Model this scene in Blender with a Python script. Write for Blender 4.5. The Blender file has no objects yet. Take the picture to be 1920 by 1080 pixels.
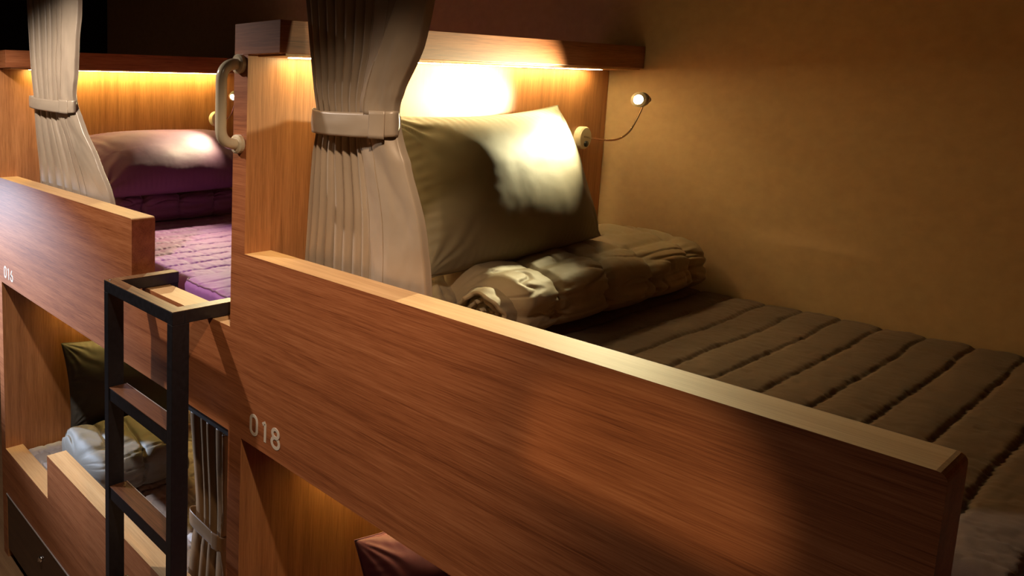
import bpy, bmesh, math, random
from mathutils import Vector, Matrix, noise, Euler
random.seed(7)
C = bpy.context.scene
COL = C.collection
pi = math.pi
DZ = 0.25            # everything below is written with the floor at z = -DZ and lifted at the end

# ------------------------------------------------------------------ camera, world, exposure
cam_d = bpy.data.cameras.new('camera'); cam = bpy.data.objects.new('camera', cam_d); COL.objects.link(cam)
F = 1383.3
cam_d.sensor_width = 36.0; cam_d.sensor_fit = 'HORIZONTAL'
cam_d.lens = F / 1920 * 36.0
cam_d.shift_x = 613.2 / 1920; cam_d.shift_y = -196.8 / 1920
cam_d.clip_start = 0.02
cam.matrix_world = (Matrix.Translation((1.652, -1.2859, 2.3723 + DZ)) @ Matrix.Rotation(0.9922, 4, 'Z')
                    @ Matrix.Rotation(1.4426, 4, 'X') @ Matrix.Rotation(0.0086, 4, 'Z'))
C.camera = cam
w = bpy.data.worlds.new('world'); C.world = w; w.use_nodes = True
w.node_tree.nodes['Background'].inputs[0].default_value = (0.9, 0.75, 0.7, 1)
w.node_tree.nodes['Background'].inputs[1].default_value = 0.0015
C.view_settings.view_transform = 'Standard'; C.view_settings.look = 'None'
C.view_settings.exposure = -0.1; C.view_settings.gamma = 1.0; C.view_settings.use_curve_mapping = False

def add_spot(name, loc, target, energy, color, angle, blend, radius):
    l = bpy.data.lights.new(name, 'SPOT'); l.energy = energy; l.color = color
    l.spot_size = math.radians(angle); l.spot_blend = blend; l.shadow_soft_size = radius
    o = bpy.data.objects.new(name, l); COL.objects.link(o)
    o.location = Vector(loc)
    o.rotation_euler = (Vector(target) - Vector(loc)).to_track_quat('-Z', 'Y').to_euler()
    return o

# ceiling downlights of the aisle (their housings are built further down)
DOWN = [((-1.15, -0.80, 3.05), 128, (1.0, 0.90, 0.82), 148, 0.4, 'recessed downlight over the ladder with a warm white beam', (-1.15, -0.68, 0)),
        ((0.90, -0.62, 3.05), 85, (1.0, 0.76, 0.54), 62, 0.9, 'recessed downlight nearest the 018 board with a dim amber beam', (0.16, 0.0, 1.45))]
DOWN_LIGHTS = []
for (loc, e, c, an, bl, lb, tg) in DOWN:
    DOWN_LIGHTS.append(add_spot('downlight_beam', (loc[0], loc[1], loc[2] - 0.02), tg, e, c, an, bl, 0.03))

# cool light from the far left end of the aisle
COOL = (-4.40, -1.55, 1.95)
cool_beam = add_spot('cool_beam', (COOL[0] + 0.09, COOL[1], COOL[2]), (-1.98, 0.0, 1.22), 1650, (0.60, 0.75, 1.0), 31, 1.0, 0.06)

# warm lamp of the berth across the aisle: its light passes over that berth's board
OPP = (1.60, -2.65, 1.99)
opp_beam = add_spot('opposite_beam', OPP, (1.08, 0.0, 1.71), 110, (1.0, 0.70, 0.36), 10.5, 0.7, 0.014)

# ------------------------------------------------------------------ measures (m)
P, T, TR, HX, D = 2.10, 0.063, 0.099, 0.1355, 1.92
ZR, ZB, ZG, ZH, ZT, ZM = 1.898, 1.337, 1.664, 2.466, 2.553, 1.621
ZL, ZL2, XG, ZD = 0.393, 0.613, -1.51, 0.125
A_END, L_END = -0.669, 1.447
DB = D - 0.004
LDROP = 1.24         # upper to lower berth
ZML = 0.37

# ------------------------------------------------------------------ materials
def newmat(name):
    m = bpy.data.materials.new(name); m.use_nodes = True
    nt = m.node_tree; return m, nt, nt.nodes['Principled BSDF']
def N(nt, t, **k):
    n = nt.nodes.new(t)
    for a, b in k.items(): setattr(n, a, b)
    return n
def ramp(nt, stops):
    r = N(nt, 'ShaderNodeValToRGB')
    e = r.color_ramp.elements
    while len(e) < len(stops): e.new(0.5)
    for i, (p_, c) in enumerate(stops): e[i].position = p_; e[i].color = (*c, 1)
    return r
def wood(name, axis, dark, mid, light, rough=0.42, bump=0.06, scale=1.0):
    m, nt, b = newmat(name)
    tc = N(nt, 'ShaderNodeTexCoord')
    def layer(lo, hi, sc, det):
        mp = N(nt, 'ShaderNodeMapping'); s = [hi * scale] * 3; s['XYZ'.index(axis)] = lo * scale
        mp.inputs['Scale'].default_value = s
        nt.links.new(tc.outputs['Object'], mp.inputs['Vector'])
        n = N(nt, 'ShaderNodeTexNoise'); n.inputs['Scale'].default_value = sc
        n.inputs['Detail'].default_value = det; n.inputs['Roughness'].default_value = 0.62
        n.inputs['Distortion'].default_value = 0.35
        nt.links.new(mp.outputs[0], n.inputs['Vector']); return n
    a = layer(0.35, 9, 3.0, 6); f = layer(1.5, 70, 4.0, 6); g = layer(4, 300, 3.0, 4)
    mx = N(nt, 'ShaderNodeMix', data_type='FLOAT'); mx.inputs[0].default_value = 0.5
    nt.links.new(a.outputs[0], mx.inputs[2]); nt.links.new(f.outputs[0], mx.inputs[3])
    mx2 = N(nt, 'ShaderNodeMix', data_type='FLOAT'); mx2.inputs[0].default_value = 0.36
    nt.links.new(mx.outputs[0], mx2.inputs[2]); nt.links.new(g.outputs[0], mx2.inputs[3])
    r = ramp(nt, [(0.38, dark), (0.5, mid), (0.63, light)])
    nt.links.new(mx2.outputs[0], r.inputs[0]); nt.links.new(r.outputs[0], b.inputs['Base Color'])
    bp = N(nt, 'ShaderNodeBump'); bp.inputs['Strength'].default_value = bump; bp.inputs['Distance'].default_value = 0.003
    nt.links.new(mx2.outputs[0], bp.inputs['Height']); nt.links.new(bp.outputs[0], b.inputs['Normal'])
    b.inputs['Roughness'].default_value = rough
    return m
WD, WM, WL = (0.145, 0.036, 0.010), (0.335, 0.104, 0.034), (0.48, 0.18, 0.07)
wood_x = wood('wood laminate grain along the row', 'X', WD, WM, WL)
wood_y = wood('wood laminate grain across the berth', 'Y', WD, WM, WL)
wood_z = wood('wood laminate upright grain', 'Z', WD, WM, WL, bump=0.03)
wood_z = wood('wood veneer upright grain', 'Z', (0.22, 0.075, 0.022), (0.42, 0.17, 0.058), (0.58, 0.26, 0.10), bump=0.03)
lit_edge_x = wood('wood edging paled as if lit', 'X', (0.46, 0.255, 0.105), (0.60, 0.35, 0.155), (0.68, 0.43, 0.21), rough=0.6, bump=0.02)  # wood lightened in colour to carry the lamplight on the top edges
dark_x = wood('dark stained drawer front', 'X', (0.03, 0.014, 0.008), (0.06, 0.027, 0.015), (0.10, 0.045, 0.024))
frame_wood = wood('blackened timber', 'X', (0.010, 0.007, 0.006), (0.016, 0.011, 0.009), (0.024, 0.016, 0.012), rough=0.5)

def plain(name, col, rough=0.5, metal=0.0, noise_amt=0.0, nscale=20, bump=0.0, sheen=0.0, coat=0.0):
    m, nt, b = newmat(name)
    b.inputs['Roughness'].default_value = rough; b.inputs['Metallic'].default_value = metal
    if 'Sheen Weight' in b.inputs: b.inputs['Sheen Weight'].default_value = sheen
    if coat: b.inputs['Coat Weight'].default_value = coat
    tc = N(nt, 'ShaderNodeTexCoord'); n = N(nt, 'ShaderNodeTexNoise')
    n.inputs['Scale'].default_value = nscale; n.inputs['Detail'].default_value = 6
    nt.links.new(tc.outputs['Object'], n.inputs['Vector'])
    k = noise_amt
    r = ramp(nt, [(0.3, tuple(c * (1 - k) for c in col)), (0.7, tuple(min(1, c * (1 + k)) for c in col))])
    nt.links.new(n.outputs[0], r.inputs[0]); nt.links.new(r.outputs[0], b.inputs['Base Color'])
    if bump:
        bp = N(nt, 'ShaderNodeBump'); bp.inputs['Strength'].default_value = bump; bp.inputs['Distance'].default_value = 0.002
        nt.links.new(n.outputs[0], bp.inputs['Height']); nt.links.new(bp.outputs[0], b.inputs['Normal'])
    return m
def cloth(name, col, rough=0.6, sheen=0.08, spec=0.4, nscale=900, bump=0.12, metal=0.0):
    m, nt, b = newmat(name)
    b.inputs['Roughness'].default_value = rough; b.inputs['Sheen Weight'].default_value = sheen
    b.inputs['Specular IOR Level'].default_value = spec; b.inputs['Metallic'].default_value = metal
    tc = N(nt, 'ShaderNodeTexCoord')
    n = N(nt, 'ShaderNodeTexNoise'); n.inputs['Scale'].default_value = 5; n.inputs['Detail'].default_value = 5
    nt.links.new(tc.outputs['Object'], n.inputs['Vector'])
    r = ramp(nt, [(0.3, tuple(c * 0.9 for c in col)), (0.7, tuple(min(1, c * 1.08) for c in col))])
    nt.links.new(n.outputs[0], r.inputs[0]); nt.links.new(r.outputs[0], b.inputs['Base Color'])
    n2 = N(nt, 'ShaderNodeTexNoise'); n2.inputs['Scale'].default_value = nscale
    nt.links.new(tc.outputs['Object'], n2.inputs['Vector'])
    n3 = N(nt, 'ShaderNodeTexNoise'); n3.inputs['Scale'].default_value = 38; n3.inputs['Detail'].default_value = 4
    nt.links.new(tc.outputs['Object'], n3.inputs['Vector'])
    ad = N(nt, 'ShaderNodeMath', operation='ADD'); ml = N(nt, 'ShaderNodeMath', operation='MULTIPLY'); ml.inputs[1].default_value = 1.5
    nt.links.new(n3.outputs[0], ml.inputs[0]); nt.links.new(ml.outputs[0], ad.inputs[0]); nt.links.new(n2.outputs[0], ad.inputs[1])
    bp = N(nt, 'ShaderNodeBump'); bp.inputs['Strength'].default_value = bump; bp.inputs['Distance'].default_value = 0.0025
    nt.links.new(ad.outputs[0], bp.inputs['Height']); nt.links.new(bp.outputs[0], b.inputs['Normal'])
    return m
def emit(name, col, s):
    m, nt, b = newmat(name)
    b.inputs['Base Color'].default_value = (0.8, 0.8, 0.8, 1)
    b.inputs['Emission Color'].default_value = (*col, 1); b.inputs['Emission Strength'].default_value = s
    return m
satin = cloth('taupe satin curtain', (0.42, 0.315, 0.215), rough=0.40, sheen=0.05, spec=0.7, nscale=1400, bump=0.03, metal=0.1)
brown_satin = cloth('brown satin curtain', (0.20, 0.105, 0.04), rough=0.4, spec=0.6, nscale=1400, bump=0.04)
taupe = cloth('taupe cotton', (0.34, 0.25, 0.15), rough=0.6, bump=0.25)
taupe_pillow = cloth('taupe pillowcase', (0.19, 0.15, 0.09), rough=0.6, bump=0.1)
taupe_mat = cloth('brown quilted cotton', (0.19, 0.128, 0.09), rough=0.75, bump=0.3)
purple = cloth('purple cotton', (0.15, 0.048, 0.12), rough=0.6, bump=0.2)
purple_mat = cloth('purple quilted cotton', (0.29, 0.10, 0.33), rough=0.65, bump=0.25)
grey_mat = cloth('pale grey quilted cotton', (0.42, 0.38, 0.38), rough=0.7, bump=0.25)
shaded_case = cloth('shade-darkened khaki pillowcase', (0.06, 0.052, 0.04), rough=0.65, bump=0.1)  # khaki pillow lying in deep shadow; that shade is put into the colour
grey_blue = cloth('slate grey cotton', (0.17, 0.15, 0.12), rough=0.6, bump=0.2)
ivory = plain('ivory plastic', (0.62, 0.50, 0.33), rough=0.22, coat=0.5)
ivory_l = plain('ivory lamp plastic', (0.75, 0.66, 0.48), rough=0.3)
black_pl = plain('black plastic', (0.008, 0.008, 0.008), rough=0.4)
chrome = plain('brushed metal', (0.55, 0.45, 0.35), rough=0.25, metal=1.0)
silver = plain('bright steel', (0.8, 0.8, 0.8), rough=0.2, metal=1.0)
alum = plain('aluminium trim', (0.62, 0.60, 0.58), rough=0.4, metal=0.6)
bronze = plain('bronze rubber cap', (0.12, 0.06, 0.03), rough=0.5)
ladder_m = plain('black powder coated steel', (0.012, 0.011, 0.014), rough=0.42, noise_amt=0.3, nscale=60)
tread_m = wood('walnut tread', 'X', (0.08, 0.035, 0.014), (0.19, 0.09, 0.035), (0.32, 0.17, 0.075), rough=0.5)
rung_m = wood('dark walnut rung', 'X', (0.04, 0.014, 0.006), (0.10, 0.036, 0.015), (0.17, 0.07, 0.03), rough=0.5)
wall_m = plain('tan painted plaster', (0.50, 0.32, 0.165), rough=0.85, noise_amt=0.06, nscale=30, bump=0.15)
dark_wall = plain('dark aubergine paint', (0.006, 0.003, 0.005), rough=0.8, noise_amt=0.1)
floor_m = wood('floor boards', 'X', (0.16, 0.08, 0.04), (0.24, 0.13, 0.06), (0.32, 0.18, 0.09))
ceil_m = plain('charcoal ceiling paint', (0.03, 0.028, 0.03), rough=0.9, noise_amt=0.05)
print_m = plain('cream printed number', (0.62, 0.50, 0.38), rough=0.5)
led_m = emit('warm led diffuser', (1.0, 0.80, 0.27), 85)
led_b = emit('warm led diffuser right', (1.0, 0.80, 0.36), 66)
led_dim = emit('warm led diffuser lower', (1.0, 0.75, 0.22), 70)
bulb_m = emit('warm white lens', (1.0, 0.93, 0.70), 30)
down_m = emit('downlight lens', (1.0, 0.9, 0.8), 3)

# ------------------------------------------------------------------ helpers
def obj(name, bm, mats, parent=None, smooth=False):
    me = bpy.data.meshes.new(name)
    bmesh.ops.recalc_face_normals(bm, faces=bm.faces)
    bm.to_mesh(me); bm.free()
    for m in (mats if isinstance(mats, (list, tuple)) else [mats]): me.materials.append(m)
    if smooth:
        for p_ in me.polygons: p_.use_smooth = True
    o = bpy.data.objects.new(name, me); COL.objects.link(o)
    if parent is not None:
        o.parent = parent
        o.matrix_parent_inverse = Matrix.Translation(-Vector(parent.location)) if parent.parent is None and parent.type == 'EMPTY' else Matrix.Identity(4)
    return o
def thing(name, label, cat, loc, group=None):
    o = bpy.data.objects.new(name, None); COL.objects.link(o); o.empty_display_size = 0.1
    o.location = loc; o['label'] = label; o['category'] = cat
    if group: o['group'] = group
    return o
def tag(o, label, cat, group=None):
    o['label'] = label; o['category'] = cat
    if group: o['group'] = group
    return o
def struct(o): o['kind'] = 'structure'; return o
def box(bm, x0, x1, y0, y1, z0, z1, mat=0, bevel=0.0):
    vs = [bm.verts.new((x, y, z)) for x in (x0, x1) for y in (y0, y1) for z in (z0, z1)]
    fs = []
    for f in ((0, 1, 3, 2), (4, 6, 7, 5), (0, 4, 5, 1), (2, 3, 7, 6), (0, 2, 6, 4), (1, 5, 7, 3)):
        q = bm.faces.new([vs[i] for i in f]); q.material_index = mat; fs.append(q)
    if bevel:
        bm.normal_update()
        bmesh.ops.bevel(bm, geom=list({e for f in fs for e in f.edges}), offset=bevel, segments=2, affect='EDGES', profile=0.5)
    return bm
def prism(bm, pts, y0, y1, top_mat=None, mat=0):
    """outline in XZ extruded along Y; faces whose normal is up get top_mat"""
    a = [bm.verts.new((x, y0, z)) for x, z in pts]; b = [bm.verts.new((x, y1, z)) for x, z in pts]
    n = len(pts)
    f = bm.faces.new(a); f.material_index = mat
    f = bm.faces.new(b[::-1]); f.material_index = mat
    for i in range(n):
        j = (i + 1) % n
        f = bm.faces.new((a[i], b[i], b[j], a[j])); f.material_index = mat
        dx, dz = pts[j][0] - pts[i][0], pts[j][1] - pts[i][1]
        if top_mat is not None and abs(dz) < abs(dx) * 0.8 and (pts[i][1] + pts[j][1]) / 2 > min(z for _, z in pts) + 0.01:
            f.material_index = top_mat
    return bm
def tube(bm, pts, r, seg=16, cap=True):
    pts = [Vector(p_) for p_ in pts]; rings = []
    rr = r if isinstance(r, (list, tuple)) else [r] * len(pts)
    up = Vector((0.013, 0.02, 1))
    for i, p_ in enumerate(pts):
        d = (pts[min(i + 1, len(pts) - 1)] - pts[max(i - 1, 0)]).normalized()
        if i == 0:
            s = d.cross(up).normalized() if abs(d.dot(up)) < 0.95 else d.cross(Vector((0, 1, 0))).normalized()
        else: s = (s - d * s.dot(d)).normalized()
        t = d.cross(s)
        rings.append([bm.verts.new(p_ + rr[i] * (math.cos(2 * pi * k / seg) * s + math.sin(2 * pi * k / seg) * t)) for k in range(seg)])
    for a, b in zip(rings, rings[1:]):
        for k in range(seg): bm.faces.new((a[k], a[(k + 1) % seg], b[(k + 1) % seg], b[k]))
    if cap: bm.faces.new(rings[0][::-1]); bm.faces.new(rings[-1])
    return bm
def bez(p0, p1, p2, n=8):
    p0, p1, p2 = Vector(p0), Vector(p1), Vector(p2)
    return [(1 - t) ** 2 * p0 + 2 * t * (1 - t) * p1 + t * t * p2 for t in [i / n for i in range(n + 1)]]
def round_path(pts, r, n=8):
    out = [Vector(pts[0])]
    for a, b, c in zip(pts, pts[1:], pts[2:]):
        a, b, c = Vector(a), Vector(b), Vector(c)
        out += bez(b + (a - b).normalized() * r, b, b + (c - b).normalized() * r, n)
    out.append(Vector(pts[-1])); return out
def nz(x, y=0.0, z=0.0): return noise.noise(Vector((x, y, z)))
def fbm(x, y, z=0.0, o=4):
    s, a = 0.0, 1.0
    for i in range(o): s += a * nz(x, y, z + 7.3 * i); x *= 2.03; y *= 2.03; z *= 2.03; a *= 0.5
    return s
def grid(bm, nu, nv, fn, closed_u=False):
    vs = [[bm.verts.new(fn(i / (nu if closed_u else nu - 1), j / (nv - 1))) for i in range(nu)] for j in range(nv)]
    for j in range(nv - 1):
        for i in range(nu if closed_u else nu - 1):
            bm.faces.new((vs[j][i], vs[j][(i + 1) % nu], vs[j + 1][(i + 1) % nu], vs[j + 1][i]))
    return vs
def interp(tab, x):
    if x <= tab[0][0]: return tab[0][1]
    for (a, b), (c, d) in zip(tab, tab[1:]):
        if x <= c:
            t = (x - a) / (c - a); t = t * t * (3 - 2 * t)
            return b + (d - b) * t
    return tab[-1][1]
def sstep(a, b, x):
    t = max(0, min(1, (x - a) / (b - a))); return t * t * (3 - 2 * t)

# ------------------------------------------------------------------ the room
def slab(name, *a, m=wall_m):
    return struct(obj(name, box(bmesh.new(), *a), m))
slab('wall_back', -4.6, 4.6, D, D + 0.1, -DZ, 3.2)
slab('wall_aisle', -4.6, 4.6, -3.9, -3.8, -DZ, 3.2, m=dark_wall)
slab('wall_left', -4.7, -4.6, -3.9, D + 0.1, -DZ, 3.2, m=dark_wall)
slab('wall_right', 4.6, 4.7, -3.9, D + 0.1, -DZ, 3.2, m=dark_wall)
slab('floor', -4.7, 4.7, -3.9, D + 0.1, -DZ - 0.1, -DZ, m=floor_m)
slab('ceiling', -4.7, 4.7, -3.9, D + 0.1, 3.2, 3.3, m=ceil_m)

slab('wall_opposite', 1.345, 1.407, -3.8, -1.95, -DZ, 2.466, m=wood_z)
slab('trim_1', 1.407, 3.4, -2.05, -1.95, 1.337, 1.898, m=wood_x)
slab('trim_2', 1.407, 3.4, -3.79, -2.05, 1.44, 1.60, m=wood_x)
# ------------------------------------------------------------------ bunk units
def digits(txt, x, z, h, parent):
    """rounded stroke digits on the front plane y = 0"""
    s = h; st = h * 0.078
    def stroke(bm, pts, cx, closed=False, dy=0.0):
        P2 = [Vector((cx + a * s, 0, z + b * s)) for a, b in pts]
        n = len(P2); L, R = [], []
        for i in range(n):
            if closed: d = P2[(i + 1) % n] - P2[i - 1]
            else: d = P2[min(i + 1, n - 1)] - P2[max(i - 1, 0)]
            d.normalize(); q = Vector((-d.z, 0, d.x)) * st
            L.append(P2[i] + q); R.append(P2[i] - q)
        def V(p_, y): return bm.verts.new((p_.x, y, p_.z))
        l0 = [V(p_, -0.0008 - dy) for p_ in L]; r0 = [V(p_, -0.0008 - dy) for p_ in R]
        l1 = [V(p_, 0.0002) for p_ in L]; r1 = [V(p_, 0.0002) for p_ in R]
        for i in range(n if closed else n - 1):
            j = (i + 1) % n
            bm.faces.new((l0[i], l0[j], r0[j], r0[i]))
            bm.faces.new((l0[i], l1[i], l1[j], l0[j])); bm.faces.new((r0[i], r0[j], r1[j], r1[i]))
    def oval(cx0, cy, rx, ry, n=28): return [(cx0 + rx * math.cos(2 * pi * k / n), cy + ry * math.sin(2 * pi * k / n)) for k in range(n)]
    def stadium(cx0, rx, h0, h1, n=12):
        return [(cx0 + rx * math.cos(pi * k / n), h1 - rx + rx * math.sin(pi * k / n)) for k in range(n + 1)] + \
               [(cx0 - rx * math.cos(pi * k / n), h0 + rx - rx * math.sin(pi * k / n)) for k in range(n + 1)]
    cx = x
    for ch in txt:
        bm = bmesh.new()
        if ch == '0': stroke(bm, stadium(0.30, 0.23, 0.05, 0.95), cx, True); adv = 0.88
        elif ch == '1': stroke(bm, [(0.06, 0.80), (0.24, 0.93), (0.25, 0.86), (0.25, 0.0)], cx); adv = 0.66
        elif ch == '8':
            stroke(bm, oval(0.32, 0.27, 0.25, 0.235), cx, True); stroke(bm, oval(0.32, 0.71, 0.205, 0.20), cx, True, 0.0006); adv = 0.9
        elif ch == '6':
            stroke(bm, oval(0.30, 0.28, 0.25, 0.24), cx, True)
            stroke(bm, [(0.06, 0.33), (0.12, 0.58), (0.25, 0.80), (0.40, 0.93)], cx); adv = 0.88
        o = obj('digit', bm, print_m, parent)
        cx += adv * s

def bunk(x0, label, gap_from, number, cut_left, upper_gap, low_gap):
    """one two-storey unit whose head partition has its berth side at x = x0"""
    t = thing('bunk_bed', label, 'bunk bed', (x0, 0.5, -DZ), 'wooden bunk units in the row')
    # head partition, full height (two boards with the upper one carrying the header)
    bm = bmesh.new(); box(bm, x0 - T, x0, 0.0, DB, -DZ, ZH)
    for f_ in bm.faces:
        if all(abs(v.co.y) < 1e-6 for v in f_.verts): f_.material_index = 1
    obj('head_partition', bm, [wood_z, wood_x], t)
    # header box over the berth
    bm = bmesh.new(); box(bm, x0 - T, x0 + HX, 0.0, DB, ZH, ZT, bevel=0.0015); bm.normal_update()
    for f_ in bm.faces:
        if f_.normal.y < -0.9: f_.material_index = 1
    h = obj('header_box', bm, [wood_y, wood_x], t)
    # thin light lip and led strip below it
    bm = bmesh.new(); box(bm, x0 + 0.006, x0 + HX - 0.012, 0.03, D - 0.01, ZH - 0.006, ZH, bevel=0.001)
    obj('light_lip', bm, lit_edge_x, h)
    bm = bmesh.new(); box(bm, x0 + 0.030, x0 + 0.052, 0.16 if x0 < -1 else 0.12, 1.42 if x0 < -1 else 1.76, ZH - 0.0078, ZH - 0.0062)
    s = obj('led_strip', bm, led_m if x0 < -1 else led_b, h)
    # upper berth base and its front board
    bm = bmesh.new(); box(bm, x0, x0 + P - T, TR, DB, ZB + 0.10, ZM - 0.125)
    obj('berth_base', bm, wood_y, t)
    gx0, gx1 = upper_gap
    r = 0.012
    def corner(cx, cz, a0, a1, n=4): return [(cx + r * math.cos(a0 + (a1 - a0) * k / n), cz + r * math.sin(a0 + (a1 - a0) * k / n)) for k in range(n + 1)]
    pts = [(x0, ZB), (x0 + P - T, ZB), (x0 + P - T, ZG), (gx0, ZG)] + corner(gx0 - r, ZR - r, 0, pi / 2) + [(x0, ZR)]
    bm = bmesh.new(); prism(bm, pts, 0.0, TR, top_mat=1)
    f = obj('guard_board', bm, [wood_x, lit_edge_x], t)
    # lower berth
    bm = bmesh.new(); box(bm, x0, x0 + HX, 0.24, DB, ZH - LDROP, ZB + 0.10, bevel=0.0015)
    h2 = obj('lower_header_box', bm, wood_y, t)
    bm = bmesh.new(); box(bm, x0 + 0.03, x0 + 0.055, 0.35, 1.3, ZH - LDROP - 0.010, ZH - LDROP, bevel=0.002)
    obj('led_strip', bm, led_dim, h2)
    bm = bmesh.new(); box(bm, x0, x0 + P - T, TR, DB, ZD, ZML - 0.125)
    obj('lower_berth_base', bm, wood_y, t)
    gx = x0 + low_gap
    pts = [(x0, ZD + 0.008), (x0 + P - T, ZD + 0.008), (x0 + P - T, ZL2), (gx, ZL2), (gx, ZL), (x0, ZL)]
    bm = bmesh.new(); prism(bm, pts, 0.0, TR, top_mat=1)
    obj('lower_guard_board', bm, [wood_x, lit_edge_x], t)
    bm = bmesh.new(); box(bm, x0, x0 + P - T, -0.004, 0.002, ZD + 0.001, ZD + 0.007)
    obj('edge_trim', bm, alum, t)
    for k in range(2):
        a, b = x0 + 0.01 + k * (P - T) / 2, x0 + (k + 1) * (P - T) / 2 - 0.004
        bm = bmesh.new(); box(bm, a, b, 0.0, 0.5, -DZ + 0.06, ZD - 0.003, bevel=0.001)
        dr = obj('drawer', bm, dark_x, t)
        lx = x0 + 0.50 + k * (P - T) / 2
        bm = bmesh.new(); tube(bm, [(lx, 0.002, 0.027), (lx, -0.012, 0.027)], [0.016, 0.014], 20)
        lk = obj('lock', bm, silver, dr, True)
        bm = bmesh.new(); box(bm, lx - 0.002, lx + 0.002, -0.020, -0.011, 0.017, 0.037, bevel=0.0008)
        obj('key', bm, silver, lk)
    # grab handle on the front edge of the partition
    cx = x0 - 0.034; za, zb = 2.441, 2.214
    path = round_path([(cx, -0.004, za), (cx, -0.066, za - 0.004), (cx, -0.066, zb + 0.004), (cx, -0.004, zb)], 0.045, 8)
    bm = bmesh.new(); tube(bm, path, 0.0165, 20)
    g = obj('grab_handle', bm, ivory, t, True)
    for z in (za, zb):
        bm = bmesh.new(); tube(bm, [(cx, 0.001, z), (cx, -0.012, z), (cx, -0.016, z)], [0.0275, 0.0275, 0.022], 28)
        obj('flange', bm, ivory, g, False)
    if x0 > -1:
        bm = bmesh.new(); box(bm, x0 + P - T, x0 + P, 0.0, DB, -DZ, ZH, bevel=0.0015); obj('foot_partition', bm, wood_z, t)
    digits(number, x0 + 0.042, 1.372, 0.062, f)
    return t
bunk(0.0, 'wooden bunk bed unit marked 018 with taupe bedding in its upper berth', 0, '018', True, (L_END, 0), 0.59)
bunk(-P, 'wooden bunk bed unit left of the black ladder with purple upper bedding', 0, '016', True, (A_END, 0), 0.59)

# ------------------------------------------------------------------ ladder
t = thing('bunk_ladder', 'black steel ladder with brown treads hooked over the left bunk board', 'ladder', (-0.38, -0.12, -DZ))
LX0, LX1, LY, LT, LB = -0.598, -0.150, -0.150, 1.707, 1.667
def lbox(name, *a, m=ladder_m):
    bm = bmesh.new(); box(bm, *a, bevel=0.0015); return obj(name, bm, m, t)
def two(name, x0, x1, y0, y1, z0, z1, top):
    lbox(name, x0, x1, y0, y1, z0, z1 - 0.003)
lbox('post', LX0, LX0 + 0.030, LY, LY + 0.062, -DZ, LB)
lbox('post', LX1 - 0.030, LX1, LY, LY + 0.062, -DZ, LB)
bar = lbox('top_bar', LX0, LX1, LY, LY + 0.045, LB, LT)
bm = bmesh.new(); box(bm, LX0 + 0.001, LX1 - 0.001, LY + 0.001, LY + 0.045, LT, LT + 0.0015); obj('wood_cap', bm, tread_m, bar)
for xa in (LX0, LX1 - 0.040):
    e = 0.135
    a = lbox('hook_arm', xa, xa + 0.040, LY + 0.045, e, LB, LT)
    bm = bmesh.new(); box(bm, xa + 0.001, xa + 0.039, LY + 0.045, e - 0.001, LT, LT + 0.0015); obj('wood_cap', bm, tread_m, a)
    bm = bmesh.new(); box(bm, xa + 0.004, xa + 0.036, TR + 0.006, e, LB - 0.05, LB, bevel=0.001); obj('hook_tip', bm, ladder_m, a)
for zt in (1.322, 0.952, 0.582, 0.212):
    r_ = lbox('rung', LX0 + 0.030, LX1 - 0.030, LY + 0.004, LY + 0.070, zt - 0.045, zt)
    bm = bmesh.new(); box(bm, LX0 + 0.030, LX1 - 0.030, LY + 0.003, LY + 0.071, zt, zt + 0.004, bevel=0.001); obj('tread', bm, rung_m, r_)
    bm = bmesh.new(); box(bm, LX0 + 0.032, LX1 - 0.032, LY + 0.071, LY + 0.0735, zt - 0.002, zt + 0.005); obj('edge_highlight', bm, alum, r_)  # added bright strip standing for the highlight along the rung's back edge
bm = bmesh.new(); tube(bm, [(LX0 + 0.022, LY + 0.014, LT + 0.0015), (LX0 + 0.022, LY + 0.014, LT + 0.004)], [0.005, 0.003], 12); obj('screw', bm, silver, bar, True)

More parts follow.
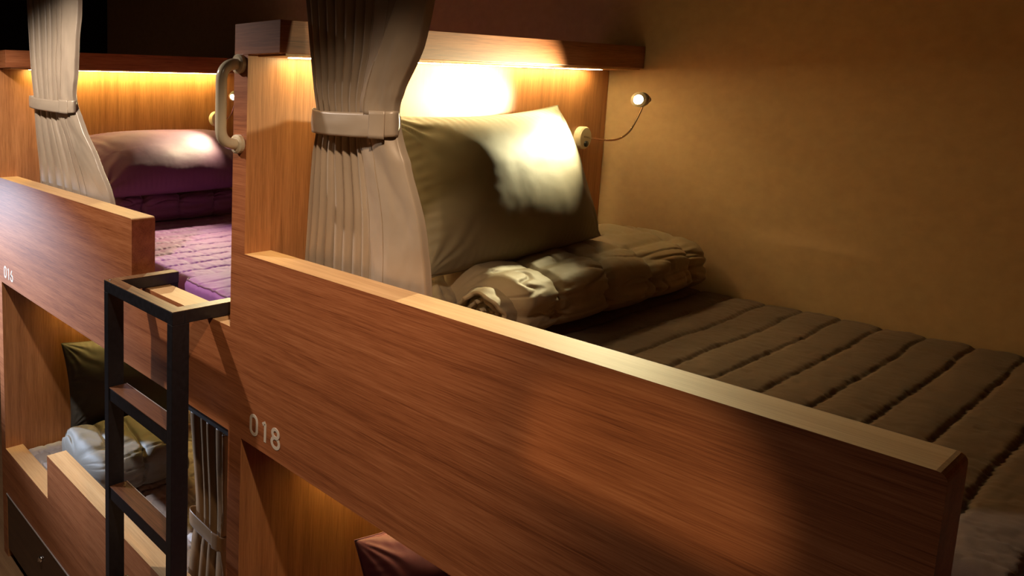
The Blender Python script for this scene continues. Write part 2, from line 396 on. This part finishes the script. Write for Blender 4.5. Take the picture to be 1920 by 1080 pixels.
# ------------------------------------------------------------------ reading lamps
def lamp(dx, dy, label, energy, tgt, hx=0.0, hy=0.0):
    o = Vector((dx, dy, 0)); ho = Vector((hx, hy, 0.0))
    t = thing('reading_lamp', label, 'lamp', Vector((0.0, 1.725, 2.185)) + o, 'bedside reading lamps')
    V = lambda *p_: Vector(p_) + o
    bm = bmesh.new(); tube(bm, [V(0.0, 1.725, 2.184), V(0.022, 1.725, 2.184), V(0.027, 1.725, 2.184)], [0.046, 0.046, 0.041], 36)
    base = obj('base', bm, ivory_l, t, False)
    bm = bmesh.new(); tube(bm, [V(0.026, 1.725, 2.160), V(0.033, 1.725, 2.160)], 0.012, 20)
    obj('switch', bm, black_pl, base, True)
    ctrl = [V(0.024, 1.715, 2.190), V(0.10, 1.70, 2.184), V(0.165, 1.70, 2.188), V(0.205, 1.70, 2.222), V(0.222, 1.70, 2.262), V(0.240, 1.70, 2.308), V(0.243, 1.70, 2.322)]
    for k_, w_ in enumerate((0, 0.45, 0.75, 0.95, 1, 1, 1)): ctrl[k_] = ctrl[k_] + ho * w_
    pts = [ctrl[0]]
    for a, b, c in zip(ctrl, ctrl[1:], ctrl[2:]): pts += bez((a + b) / 2, b, (b + c) / 2, 6)
    pts.append(ctrl[-1])
    bm = bmesh.new(); tube(bm, pts, 0.0034, 12); obj('gooseneck', bm, chrome, t, True)
    hb = V(0.252, 1.70, 2.344) + ho; d = (tgt + o - hb).normalized()
    bm = bmesh.new(); prof = [(-0.014, 0.0115), (-0.002, 0.0125), (0.0, 0.012), (0.006, 0.015), (0.016, 0.023), (0.028, 0.0265), (0.052, 0.0265)]
    tube(bm, [hb + d * a for a, r_ in prof[:3]], [r_ for a, r_ in prof[:3]], 24)
    cap = obj('swivel_cap', bm, bronze, t, True)
    bm = bmesh.new(); pr_ = prof[3:] + [(0.052, 0.0235), (0.047, 0.022)]
    tube(bm, [hb + d * a for a, r_ in pr_], [r_ for a, r_ in pr_], 32, cap=False)
    obj('lamp_head', bm, ivory_l, t, True)
    bm = bmesh.new(); tube(bm, [hb + d * a for a in (0.040, 0.049, 0.052, 0.0535)], [0.021, 0.0215, 0.017, 0.008], 32)
    obj('bulb_lens', bm, bulb_m, t, True)
    sp = add_spot('reading_beam', hb + d * 0.058, hb + d, energy, (1.0, 0.90, 0.50), 98, 0.95, 0.016)
    sp.parent = t; sp.matrix_parent_inverse = Matrix.Translation(-Vector(t.location))
    return t
lamp(0, 0, 'ivory gooseneck reading lamp lit beside the tan wall above the taupe pillow', 165, Vector((0.27, 0.53, 2.355)), 0.050, -0.10)
lamp(-2.089, -0.35, 'small lit reading lamp seen through the ivory grab handle', 95, Vector((0.60, 0.95, 1.95)))

# ------------------------------------------------------------------ mattresses
def mattress(name, x0, x1, y0, y1, zt, th, mat, label, sx, sy, nx, ny, flap=False, amp=0.007, cross=0.3, offx=0.0):
    bm = bmesh.new()
    R = 0.035
    prof = []  # (inset, z)
    def fn(u, v):
        x = x0 + (x1 - x0) * u; y = y0 + (y1 - y0) * v
        e = min(u * (x1 - x0), (1 - u) * (x1 - x0), v * (y1 - y0), (1 - v) * (y1 - y0))
        z = zt
        # channels: wobbling stitched seams
        wob = 0.004 * nz(y * 9, 1.7, x * 0.5) + 0.0022 * math.sin(y * 2 * pi / 0.026 + 2 * nz(y * 6, 0.3)) 
        a = (x - offx + wob) / sx; ph = abs(a - round(a)) * 2          # 0 at seam
        d = -amp * (1 - min(1, ph * 4.2)) ** 1.5 * (1 + 0.5 * nz(y * 30, round(a) * 3.1))
        d += amp * 0.7 * (math.sin(pi * (1 - abs(1 - ph) if ph > 1 else ph) / 2) if False else (1 - (1 - ph) ** 2)) - amp * 0.5
        b = (y + 0.006 * nz(x * 8, 4.2)) / sy; pb = abs(b - round(b)) * 2
        d -= cross * amp * (1 - min(1, pb * 3.2)) ** 1.3
        # puckers beside the seams and dimples
        d += amp * 0.30 * math.sin(y * 2 * pi / 0.034 + 3 * nz(y * 5, round(a) * 2.0)) * max(0, 1 - ph * 2.2) * cross * 1.6
        d += amp * 0.45 * fbm(x * 24, y * 24, 0.3, 3) + amp * 0.9 * fbm(x * 3, y * 3, 2.3, 2)
        q = fbm(x * 30, y * 30, 5.0, 2)
        d -= amp * 0.7 * max(0, q - 0.35)
        if e < R: z -= R - math.sqrt(max(0, R * R - (R - e) ** 2))
        k = min(1, e / 0.03)
        return (x, y, z + d * k)
    top = grid(bm, nx, ny, fn)
    zb = zt - th
    ring = [top[0][i] for i in range(nx)] + [top[j][nx - 1] for j in range(1, ny)] + [top[ny - 1][i] for i in range(nx - 2, -1, -1)] + [top[j][0] for j in range(ny - 2, 0, -1)]
    low = [bm.verts.new((v.co.x, v.co.y, zb)) for v in ring]
    n = len(ring)
    for i in range(n): bm.faces.new((ring[i], low[i], low[(i + 1) % n], ring[(i + 1) % n]))
    bm.faces.new(low)
    o = obj(name, bm, mat, None, True)
    tag(o, label, 'mattress')
    return o
mattress('mattress', 0.012, P - T - 0.01, 0.365, D - 0.006, ZM, 0.125, taupe_mat, 'brown channel-quilted mattress in the upper right berth', 0.1047, 0.105, 620, 300, offx=0.01, amp=0.0075, cross=0.22)
mattress('mattress', -P + 0.012, -T - 0.045, 0.295, D - 0.06, ZM, 0.125, purple_mat, 'purple quilted mattress in the upper left berth behind the ladder', 0.105, 0.15, 400, 240, cross=0.5, amp=0.007)
mattress('mattress', -P + 0.012, -T - 0.012, TR + 0.008, D - 0.006, ZML, 0.125, grey_mat, 'pale grey square-quilted mattress in the lower left berth', 0.105, 0.105, 400, 340, cross=1.0, amp=0.008)
mattress('mattress', 0.012, P - T - 0.012, TR + 0.008, D - 0.006, ZML, 0.125, purple_mat, 'purple mattress in the lower berth under number 018', 0.105, 0.105, 160, 140, cross=1.0)
# turned corner of the purple mattress cover
bm = bmesh.new()
def fold(u, v):
    a = 2 * pi * u; x = -0.575 + 0.42 * v
    wy = interp([(0, 0.150), (0.25, 0.165), (1, 0.170)], v) * (0.25 + 0.75 * sstep(-0.02, 0.09, v))
    cy = 0.30; hz = 0.036 * (0.3 + 0.7 * sstep(-0.02, 0.08, v))
    c, s = math.cos(a), math.sin(a)
    y = cy + wy * (abs(c) ** 0.42) * (1 if c > 0 else -1); z = 1.652 + hz * (abs(s) ** 0.5) * (1 if s > 0 else -1)
    z += 0.004 * fbm(x * 16, y * 16, 1.0, 3)
    sm = abs((x / 0.09) - round(x / 0.09)) * 2
    if s > 0: z -= 0.004 * (1 - min(1, sm * 4))
    return (x, y, z)
fold_edge = [Vector(fold(0.40, 0.02 + 0.98 * k / 59)) + Vector((0, -0.001, 0.001)) for k in range(60)]
vs = grid(bm, 72, 90, fold, True); bm.faces.new(vs[0][::-1]); bm.faces.new(vs[-1])
o = obj('folded_blanket', bm, purple_mat, None, True)
tag(o, 'folded purple quilted blanket corner beside the ladder top', 'blanket')
bm = bmesh.new(); tube(bm, fold_edge, 0.0035, 8); obj('piping', bm, purple, o, True)

# ------------------------------------------------------------------ pillows
def pillow(loc, W, H, TH, e_lean, e_spin, mat, label, seed, yaw=0.0, ear=0.05, sag=0.0, back=0.45):
    """pillow face in local (y = width, z = height), thickness x"""
    bm = bmesh.new(); n, m = 150, 110
    def half(sgn):
        def fn(u, v):
            a, b = 2 * u - 1, 2 * v - 1
            # pinched corners, slightly hollow sides
            y = a * W / 2 * (1 - ear * (1 - b * b) * abs(a) ** 2)
            z = b * H / 2 * (1 - ear * (1.4 if b > 0 else -0.5) * (1 - a * a) * abs(b) ** 3)
            f = max(0, (1 - abs(a) ** 2.6)) ** 0.6 * max(0, (1 - abs(b) ** 2.4)) ** 0.6
            r = math.hypot(a, b)
            x = sgn * TH / 2 * f
            # wrinkles running in from the corners and edges
            edge = max(abs(a), abs(b))
            cx, cy = (1 if a > 0 else -1), (1 if b > 0 else -1)
            dd = math.hypot((a - cx) * W, (b - cy) * H); an = math.atan2((b - cy) * H, (a - cx) * W)
            wr = 0.010 * math.exp(-dd * 5.5) * math.sin(an * 16 + seed + 3 * nz(dd * 5, an * 2, seed)) * min(1, dd * 10)
            wr += 0.008 * fbm(a * 1.3 + seed, b * 1.1, sgn * 2, 2) + 0.0012 * fbm(a * 5 + seed, b * 4, sgn, 2) * 0.6
            el = min((1 - abs(a)) * W, (1 - abs(b)) * H)
            wr += 0.0035 * math.exp(-el * 22) * math.sin((a * W if (1 - abs(b)) * H < (1 - abs(a)) * W else b * H) * 95 + 3 * nz(a * 4, b * 4, seed)) * min(1, el * 30)
            x = (x + sgn * wr * min(1, f * 2.5)) * (1 if sgn > 0 else back)
            z -= sag * (1 - a * a) * 0.0
            return Vector((x, y, z))
        return grid(bm, n, m, fn)
    A = half(1); B = half(-1)
    bmesh.ops.remove_doubles(bm, verts=bm.verts, dist=0.0004)
    rot = Matrix.Rotation(yaw, 4, 'Z') @ Matrix.Rotation(e_lean, 4, 'Y') @ Matrix.Rotation(e_spin, 4, 'X')
    bm.transform(Matrix.Translation(loc) @ rot)
    o = obj('pillow', bm, mat, None, True)
    tag(o, label, 'pillow')
    # welt seam following the outline
    bm = bmesh.new(); pts = []
    for k in range(120):
        q = k / 120 * 4; s_, f_ = int(q), q - int(q)
        a, b = [(2 * f_ - 1, -1), (1, 2 * f_ - 1), (1 - 2 * f_, 1), (-1, 1 - 2 * f_)][s_]
        y = a * W / 2 * (1 - ear * (1 - b * b) * abs(a) ** 3); z = b * H / 2 * (1 - ear * (1.4 if b > 0 else -0.5) * (1 - a * a) * abs(b) ** 3)
        pts.append((Matrix.Translation(loc) @ rot) @ Vector((0, y, z)))
    pts.append(pts[0]); tube(bm, pts, 0.0022, 8, cap=False)
    s = obj('piping', bm, mat, o, True)
    return o
pillow(Vector((0.160, 0.965, 2.070)), 0.98, 0.51, 0.27, math.radians(-22), math.radians(1.5), taupe_pillow, 'taupe pillow leaning on the headboard above the rolled comforter', 1.3, ear=0.075)
pillow(Vector((-P + 0.20, 0.91, 1.955)), 1.04, 0.44, 0.30, math.radians(-48), math.radians(0.5), purple, 'purple pillow in the upper left berth propped on a folded comforter', 5.1)
pillow(Vector((0.20, 0.80, 0.690)), 0.86, 0.48, 0.24, math.radians(-20), math.radians(-3), purple, 'purple pillow in the lower berth beneath the 018 board', 9.4)
pillow(Vector((-P + 0.15, 0.70, 0.72)), 0.80, 0.46, 0.22, math.radians(-22), math.radians(-3), shaded_case, 'shade-darkened khaki pillow against the headboard of the lower left berth', 12.2)

# ------------------------------------------------------------------ comforters
def comforter(x0, x1, y0, y1, z0, z1, mat, label, seed, roll=True, seamy=0.29, yaw=0.0, nx=200, ny=260, name='comforter'):
    cx, cz = (x0 + x1) / 2, (z0 + z1) / 2; hw, hh = (x1 - x0) / 2, (z1 - z0) / 2
    bm = bmesh.new()
    def fn(u, v):
        a = 2 * pi * u; y = y0 + (y1 - y0) * v
        e = min(v, 1 - v) * (y1 - y0); rr = 0.07
        k = math.sqrt(max(0.0, 1 - (1 - min(1, e / rr)) ** 2)); k = 0.02 + 0.98 * k
        c, s = math.cos(a), math.sin(a)
        px = (abs(c) ** 0.72) * (1 if c > 0 else -1); pz = (abs(s) ** 0.72) * (1 if s > 0 else -1)
        # cross seams and lengthwise seams with puffing between
        g = (y - y0 + 0.02 * nz(a * 1.5, seed) + 0.06 * c) / seamy; pg = abs(g - round(g)) * 2
        h = a / (2 * pi) * 5 + 0.1 * nz(y * 2, seed); ph = abs(h - round(h)) * 2
        d = 0.020 * (1 - (1 - pg) ** 3) * (0.55 + 0.45 * (1 - (1 - ph) ** 2)) - 0.014
        d -= 0.010 * (1 - min(1, pg * 6)) + 0.006 * (1 - min(1, ph * 6))
        # gathers radiating off the seams
        d += 0.004 * math.sin(a * 22 + 5 * nz(y * 9, a * 2, seed)) * max(0, 1 - pg * 1.8) * (0.4 + nz(a * 3, y * 4, seed) ** 2 * 3)
        d += 0.016 * fbm(y * 3 + seed, a * 0.9, 0.5, 2) + 0.002 * fbm(y * 14, a * 4, seed, 3)
        q = abs(fbm(y * 3.0 + a * 0.9, a * 1.3 - y * 1.3, seed + 3, 2)); d -= 0.007 * max(0, 0.10 - q) / 0.10
        d *= min(1, k * 1.3)
        if s < -0.3: d *= 0.3
        X = cx + (hw + d) * px * k; Z = cz + (hh + d) * pz * k
        return (X, y, max(Z, z0))
    vs = grid(bm, nx, ny, fn, True); bm.faces.new(vs[0][::-1]); bm.faces.new(vs[-1])
    o = obj(name, bm, mat, None, True)
    tag(o, label, 'blanket')
    return o
def spiral_end(parent, c, y0, y1, r, mat, seed, turns=2.6):
    """rolled sheet seen from its end"""
    bm = bmesh.new(); n = 220
    def fn(u, v):
        th = u * turns * 2 * pi; rad = r * (0.10 + 0.90 * u) + 0.014 * nz(th * 0.8, v * 3, seed) + 0.005 * nz(th * 2.7, v * 5, seed)
        y = y0 + (y1 - y0) * v + (1 - v) * (0.030 * nz(th * 0.8, seed) + 0.012 * nz(th * 2.6, seed + 5) + 0.045 * (1 - u))
        return (c[0] + rad * math.cos(th + 0.6) * 1.05, y, c[1] + rad * math.sin(th + 0.6) * 0.95)
    grid(bm, n, 40, fn)
    geom = list(bm.faces)
    o = obj('rolled_edge', bm, mat, parent, True)
    sm = o.modifiers.new('thickness', 'SOLIDIFY'); sm.thickness = 0.013; sm.offset = 0
    return o
cf = comforter(0.015, 0.475, 0.62, D - 0.045, ZM + 0.001, 1.835, taupe, 'thick taupe comforter rolled along the berth in front of the pillow', 2.7)
spiral_end(cf, (0.378, 1.722), 0.575, 0.80, 0.078, taupe, 3.1)
bm = bmesh.new()
def lump(u, v):
    a, b = 2 * pi * u, pi * v
    x = 0.135 + 0.15 * math.sin(b) * math.cos(a); y = 0.56 + 0.14 * math.sin(b) * math.sin(a); z = 1.72 + 0.095 * math.cos(b)
    d = 0.012 * fbm(x * 14, y * 14, z * 9, 3)
    return (x + d, y + d, max(z + d, ZM + 0.002))
grid(bm, 90, 60, lump, True); bmesh.ops.remove_doubles(bm, verts=bm.verts, dist=0.0005)
obj('folded_corner', bm, taupe, cf, True)
cf = comforter(-P + 0.015, -P + 0.33, 0.50, 1.35, ZM + 0.001, 1.800, purple, 'folded dark purple comforter under the purple pillow', 6.7, seamy=0.24, nx=140, ny=160)
cf = comforter(0.02, 0.40, 0.30, 1.35, ZML + 0.001, 0.62, purple, 'purple comforter in the lower berth under the purple pillow', 8.1, nx=90, ny=110)
cf = comforter(-P + 0.26, -P + 0.80, 0.17, 0.74, ZML + 0.001, 0.605, grey_blue, 'folded grey comforter on the lower left berth behind the ladder', 4.4, seamy=0.16, nx=140, ny=140)
# ------------------------------------------------------------------ curtains
def curtain(edges, yb, npleat, flat_from, z0, z1, label, seed, amp=0.020, tie_z=None, tie_h=0.052, flare=0.0, crease=None, nu=420, nv=240, mat=satin, tie_pad=0.003, y_amp_tie=0.75, tie_tilt=0.0, ytie=None):
    """edges: [(z, xl, xr)], yb: [(z, y)]"""
    EL = sorted([(z, a) for z, a, b in edges]); ER = sorted([(z, b) for z, a, b in edges])
    def lin(tab, x):
        if x <= tab[0][0]: return tab[0][1]
        for i in range(len(tab) - 1):
            (a, b), (c, d) = tab[i], tab[i + 1]
            if x <= c:
                # catmull for smoothness
                p0 = tab[i - 1][1] if i else b; p3 = tab[i + 2][1] if i + 2 < len(tab) else d
                t = (x - a) / (c - a); m0, m1 = (d - p0) / 2, (p3 - b) / 2
                return (2 * t ** 3 - 3 * t * t + 1) * b + (t ** 3 - 2 * t * t + t) * m0 + (-2 * t ** 3 + 3 * t * t) * d + (t ** 3 - t * t) * m1
        return tab[-1][1]
    def place(u, v, off=0.0):
        z = z0 + (z1 - z0) * v
        xl, xr = lin(EL, z), lin(ER, z)
        y = lin(yb, z)
        dt = abs(z - tie_z) / 0.20 if tie_z is not None else 1
        tt = 1 - (1 - y_amp_tie) * math.exp(-dt * dt * 2.2)
        if u < flat_from:
            w_ = u / flat_from
            ph = w_ * npleat + 0.32 * nz(w_ * 3.1, z * 0.25, seed) + 0.03 * nz(w_ * 7, z * 1.3, seed + 4)
            A = amp * (1.0 + 0.5 * nz(math.floor(ph) * 1.7, seed))
            lt = ph - math.floor(ph)
            f = amp - A * tt * math.sqrt(max(0.0, 1 - (2 * lt - 1) ** 2)) * 1.15
            dc = min(lt, 1 - lt); f += 0.016 * tt * math.exp(-(dc / 0.07) ** 2)
            xo = 0.003 * math.sin(2 * pi * ph) * (1 if tie_z is None else tt)
            x = xl + (xr - xl) * u * 1.0 + xo
        else:
            w_ = (u - flat_from) / (1 - flat_from)
            f = -amp * 0.9 * math.sin(pi * w_ * 0.9) * (0.5 + 0.5 * tt) + 0.006 * fbm(w_ * 2.2, z * 5, seed + 9, 3)
            # folds pulling diagonally into the tie
            if tie_z is not None: f += 0.006 * math.sin(w_ * 9 + (z - tie_z) * 26) * math.exp(-abs(z - tie_z) * 9)
            x = xl + (xr - xl) * u
        if crease is not None:
            c = crease(z)
            if c is not None: f -= 0.014 * sstep(c - 0.006, c + 0.006, u) * (1 - sstep(c + 0.05, c + 0.30, u) * 0.7)
        e = sstep(1.0, 0.985, u)
        f += 0.003 * fbm(u * 5, z * 2.5, seed, 2)
        f += 0.018 * (1 - e)
        return Vector((x, y + f + off, z))
    bm = bmesh.new(); grid(bm, nu, nv, place)
    base = ((edges[0][1] + edges[0][2]) / 2, lin(yb, z0), z0)
    o = obj('curtain', bm, mat, None, True)
    sm = o.modifiers.new('thickness', 'SOLIDIFY'); sm.thickness = 0.0022; sm.offset = 1
    tag(o, label, 'curtain', 'satin berth curtains')
    # stitched seam lines on the flat panel
    for us, r0 in ((flat_from + (1 - flat_from) * 0.02, 0.0011), (flat_from + (1 - flat_from) * 0.34, 0.0009)):
        bm = bmesh.new(); pts = [place(us, v / 120) + Vector((0, -0.0030, 0)) for v in range(121)]
        tube(bm, pts, r0, 6); obj('seam', bm, mat, o, True)
    if tie_z is not None:
        xl, xr, y = lin(EL, tie_z), lin(ER, tie_z), lin(yb, tie_z)
        bm = bmesh.new(); cxm, hwx = (xl + xr) / 2, (xr - xl) / 2 + tie_pad
        yd = amp * y_amp_tie + 0.012
        def band(u, v):
            a = 2 * pi * u; c, s = math.cos(a), math.sin(a)
            x = cxm + hwx * (abs(c) ** 0.55) * (1 if c > 0 else -1)
            yy = y - 0.004 + yd * (abs(s) ** 0.8) * (1 if s > 0 else -1)
            z = tie_z + (v - 0.5) * tie_h + tie_tilt * (x - cxm) + 0.0035 * math.sin(a * 2 + seed) - 0.006 * math.cos(a) * 0
            b = 0.0025 * math.cos((v - 0.5) * pi)
            return (x, yy - b * (1 if s < 0 else -1) + 0.0012 * nz(x * 20, v * 3, seed), z)
        grid(bm, 140, 10, band, True)
        tb = obj('tieback', bm, mat, o, True)
        sm = tb.modifiers.new('thickness', 'SOLIDIFY'); sm.thickness = 0.0018; sm.offset = 1
        # overlapping end tab with hook tape
        bm = bmesh.new()
        def tab(u, v):
            x = cxm + hwx * (0.58 + 0.30 * u); a = (x - cxm) / hwx
            yy = y - 0.004 - yd * (max(0, 1 - abs(a) ** 3.6)) ** 0.42 - 0.0055
            return (x, yy, tie_z + (v - 0.5) * tie_h * 1.10 + tie_tilt * (x - cxm))
        grid(bm, 14, 8, tab); tt_ = obj('tie_tab', bm, mat, tb, True)
        sm = tt_.modifiers.new('thickness', 'SOLIDIFY'); sm.thickness = 0.003; sm.offset = 1
    return o
# taupe curtain of the right upper berth
EB = [(1.63, 0.085, 0.545), (1.88, 0.098, 0.532), (2.05, 0.118, 0.512), (2.20, 0.135, 0.466), (2.26, 0.150, 0.440), (2.305, 0.155, 0.436), (2.36, 0.150, 0.452), (2.47, 0.146, 0.515), (2.60, 0.140, 0.560), (2.80, 0.120, 0.60), (3.17, 0.10, 0.66)]
def crB(z):
    if z < 2.31: return None
    return 0.62 + (z - 2.31) / 0.29 * 0.20
curtain(EB, [(1.63, 0.150), (1.9, 0.145), (2.3, 0.118), (2.6, 0.085), (3.17, 0.06)], 7.0, 0.57, 1.63, 3.17, 'satin taupe curtain tied back at the head of berth 018', 1.9, amp=0.019, tie_z=2.287, tie_h=0.062, crease=crB)
EA = [(1.63, -1.955, -1.10), (1.90, -1.925, -1.115), (2.10, -1.905, -1.235), (2.25, -1.885, -1.345), (2.31, -1.875, -1.365), (2.40, -1.885, -1.345), (2.60, -1.895, -1.30), (2.80, -1.90, -1.28), (3.17, -1.90, -1.26)]
curtain(EA, [(1.63, 0.165), (1.92, 0.145), (2.3, 0.10), (2.8, 0.085), (3.17, 0.07)], 5.0, 0.62, 1.63, 3.17, 'satin curtain tied back in the upper left berth beside the purple pillow', 7.7, amp=0.018, tie_z=2.29, tie_h=0.055, tie_tilt=-0.03)
EC = [(0.38, -0.55, -0.26), (0.70, -0.50, -0.262), (0.80, -0.475, -0.272), (0.95, -0.48, -0.262), (1.10, -0.495, -0.262), (1.185, -0.505, -0.262)]
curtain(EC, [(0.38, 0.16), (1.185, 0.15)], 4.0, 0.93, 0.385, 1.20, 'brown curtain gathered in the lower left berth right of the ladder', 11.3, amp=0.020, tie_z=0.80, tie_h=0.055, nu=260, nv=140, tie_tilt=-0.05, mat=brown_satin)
# tracks
for (a, b, y, z) in ((0.07, 1.9, 0.06, 3.17), (-1.95, -0.2, 0.07, 3.17)):
    bm = bmesh.new(); box(bm, a, b, y - 0.012, y + 0.012, z, 3.2); o = obj('curtain_rail', bm, ivory); tag(o, 'slim curtain rail on the ceiling above the ' + ('right' if a > 0 else 'left') + ' berth', 'curtain rail')
bm = bmesh.new(); box(bm, -0.56, -0.075, 0.142, 0.158, 1.200, 1.214); o = obj('curtain_rail', bm, frame_wood); tag(o, 'short dark rail carrying the gathered brown curtain right of the ladder', 'curtain rail')
for (a, b) in ((-0.54, -0.52), (-0.10, -0.08)):
    bm = bmesh.new(); box(bm, a, b, 0.144, 0.156, 1.21, ZB + 0.1); obj('bracket', bm, frame_wood, o)

# ------------------------------------------------------------------ downlight fittings
for (loc, e, c, an, bl, lb, tg), L in zip(DOWN, DOWN_LIGHTS):
    t = thing('ceiling_light', lb, 'light', (loc[0], loc[1], 3.2), 'aisle downlights')
    bm = bmesh.new(); tube(bm, [(loc[0], loc[1], 3.2), (loc[0], loc[1], 3.06)], [0.06, 0.06], 28, cap=False); obj('housing', bm, black_pl, t, True)
    bm = bmesh.new(); tube(bm, [(loc[0], loc[1], 3.075), (loc[0], loc[1], 3.07)], 0.05, 28); obj('lens', bm, down_m, t, True)
    L.parent = t; L.matrix_parent_inverse = Matrix.Translation(-Vector(t.location))

t = thing('wall_light', 'cool white wall lamp at the far left end of the aisle', 'light', (-4.6, COOL[1], COOL[2]))
bm = bmesh.new(); tube(bm, [(-4.599, COOL[1], COOL[2]), (-4.55, COOL[1], COOL[2]), (-4.42, COOL[1], COOL[2])], [0.09, 0.09, 0.11], 28, cap=False); obj('shade', bm, alum, t, True)
bm = bmesh.new(); tube(bm, [(-4.45, COOL[1], COOL[2]), (-4.44, COOL[1], COOL[2])], 0.085, 28); obj('lens', bm, down_m, t, True)
cool_beam.parent = t; cool_beam.matrix_parent_inverse = Matrix.Translation(-Vector(t.location))

t = thing('berth_lamp', 'small warm lamp in the berth across the aisle', 'lamp', (1.407, OPP[1], OPP[2]))
bm = bmesh.new(); tube(bm, [(1.408, OPP[1], OPP[2]), (1.43, OPP[1], OPP[2])], 0.04, 24); obj('base', bm, ivory_l, t, True)
bm = bmesh.new(); tube(bm, [(1.43, OPP[1], OPP[2]), (1.52, OPP[1] - 0.04, OPP[2]), (1.58, OPP[1] - 0.07, OPP[2])], 0.005, 10); obj('arm', bm, chrome, t, True)
bm = bmesh.new(); tube(bm, [(1.60, OPP[1] - 0.09, OPP[2]), (1.60, OPP[1] - 0.05, OPP[2]), (1.60, OPP[1] - 0.01, OPP[2])], [0.012, 0.026, 0.028], 24, cap=False); obj('lamp_head', bm, ivory_l, t, True)
opp_beam.parent = t; opp_beam.matrix_parent_inverse = Matrix.Translation(-Vector(t.location))

# ------------------------------------------------------------------ lift everything onto the floor at z = 0
for o in list(C.objects):
    if o.parent is None and o is not cam: o.location.z += DZ
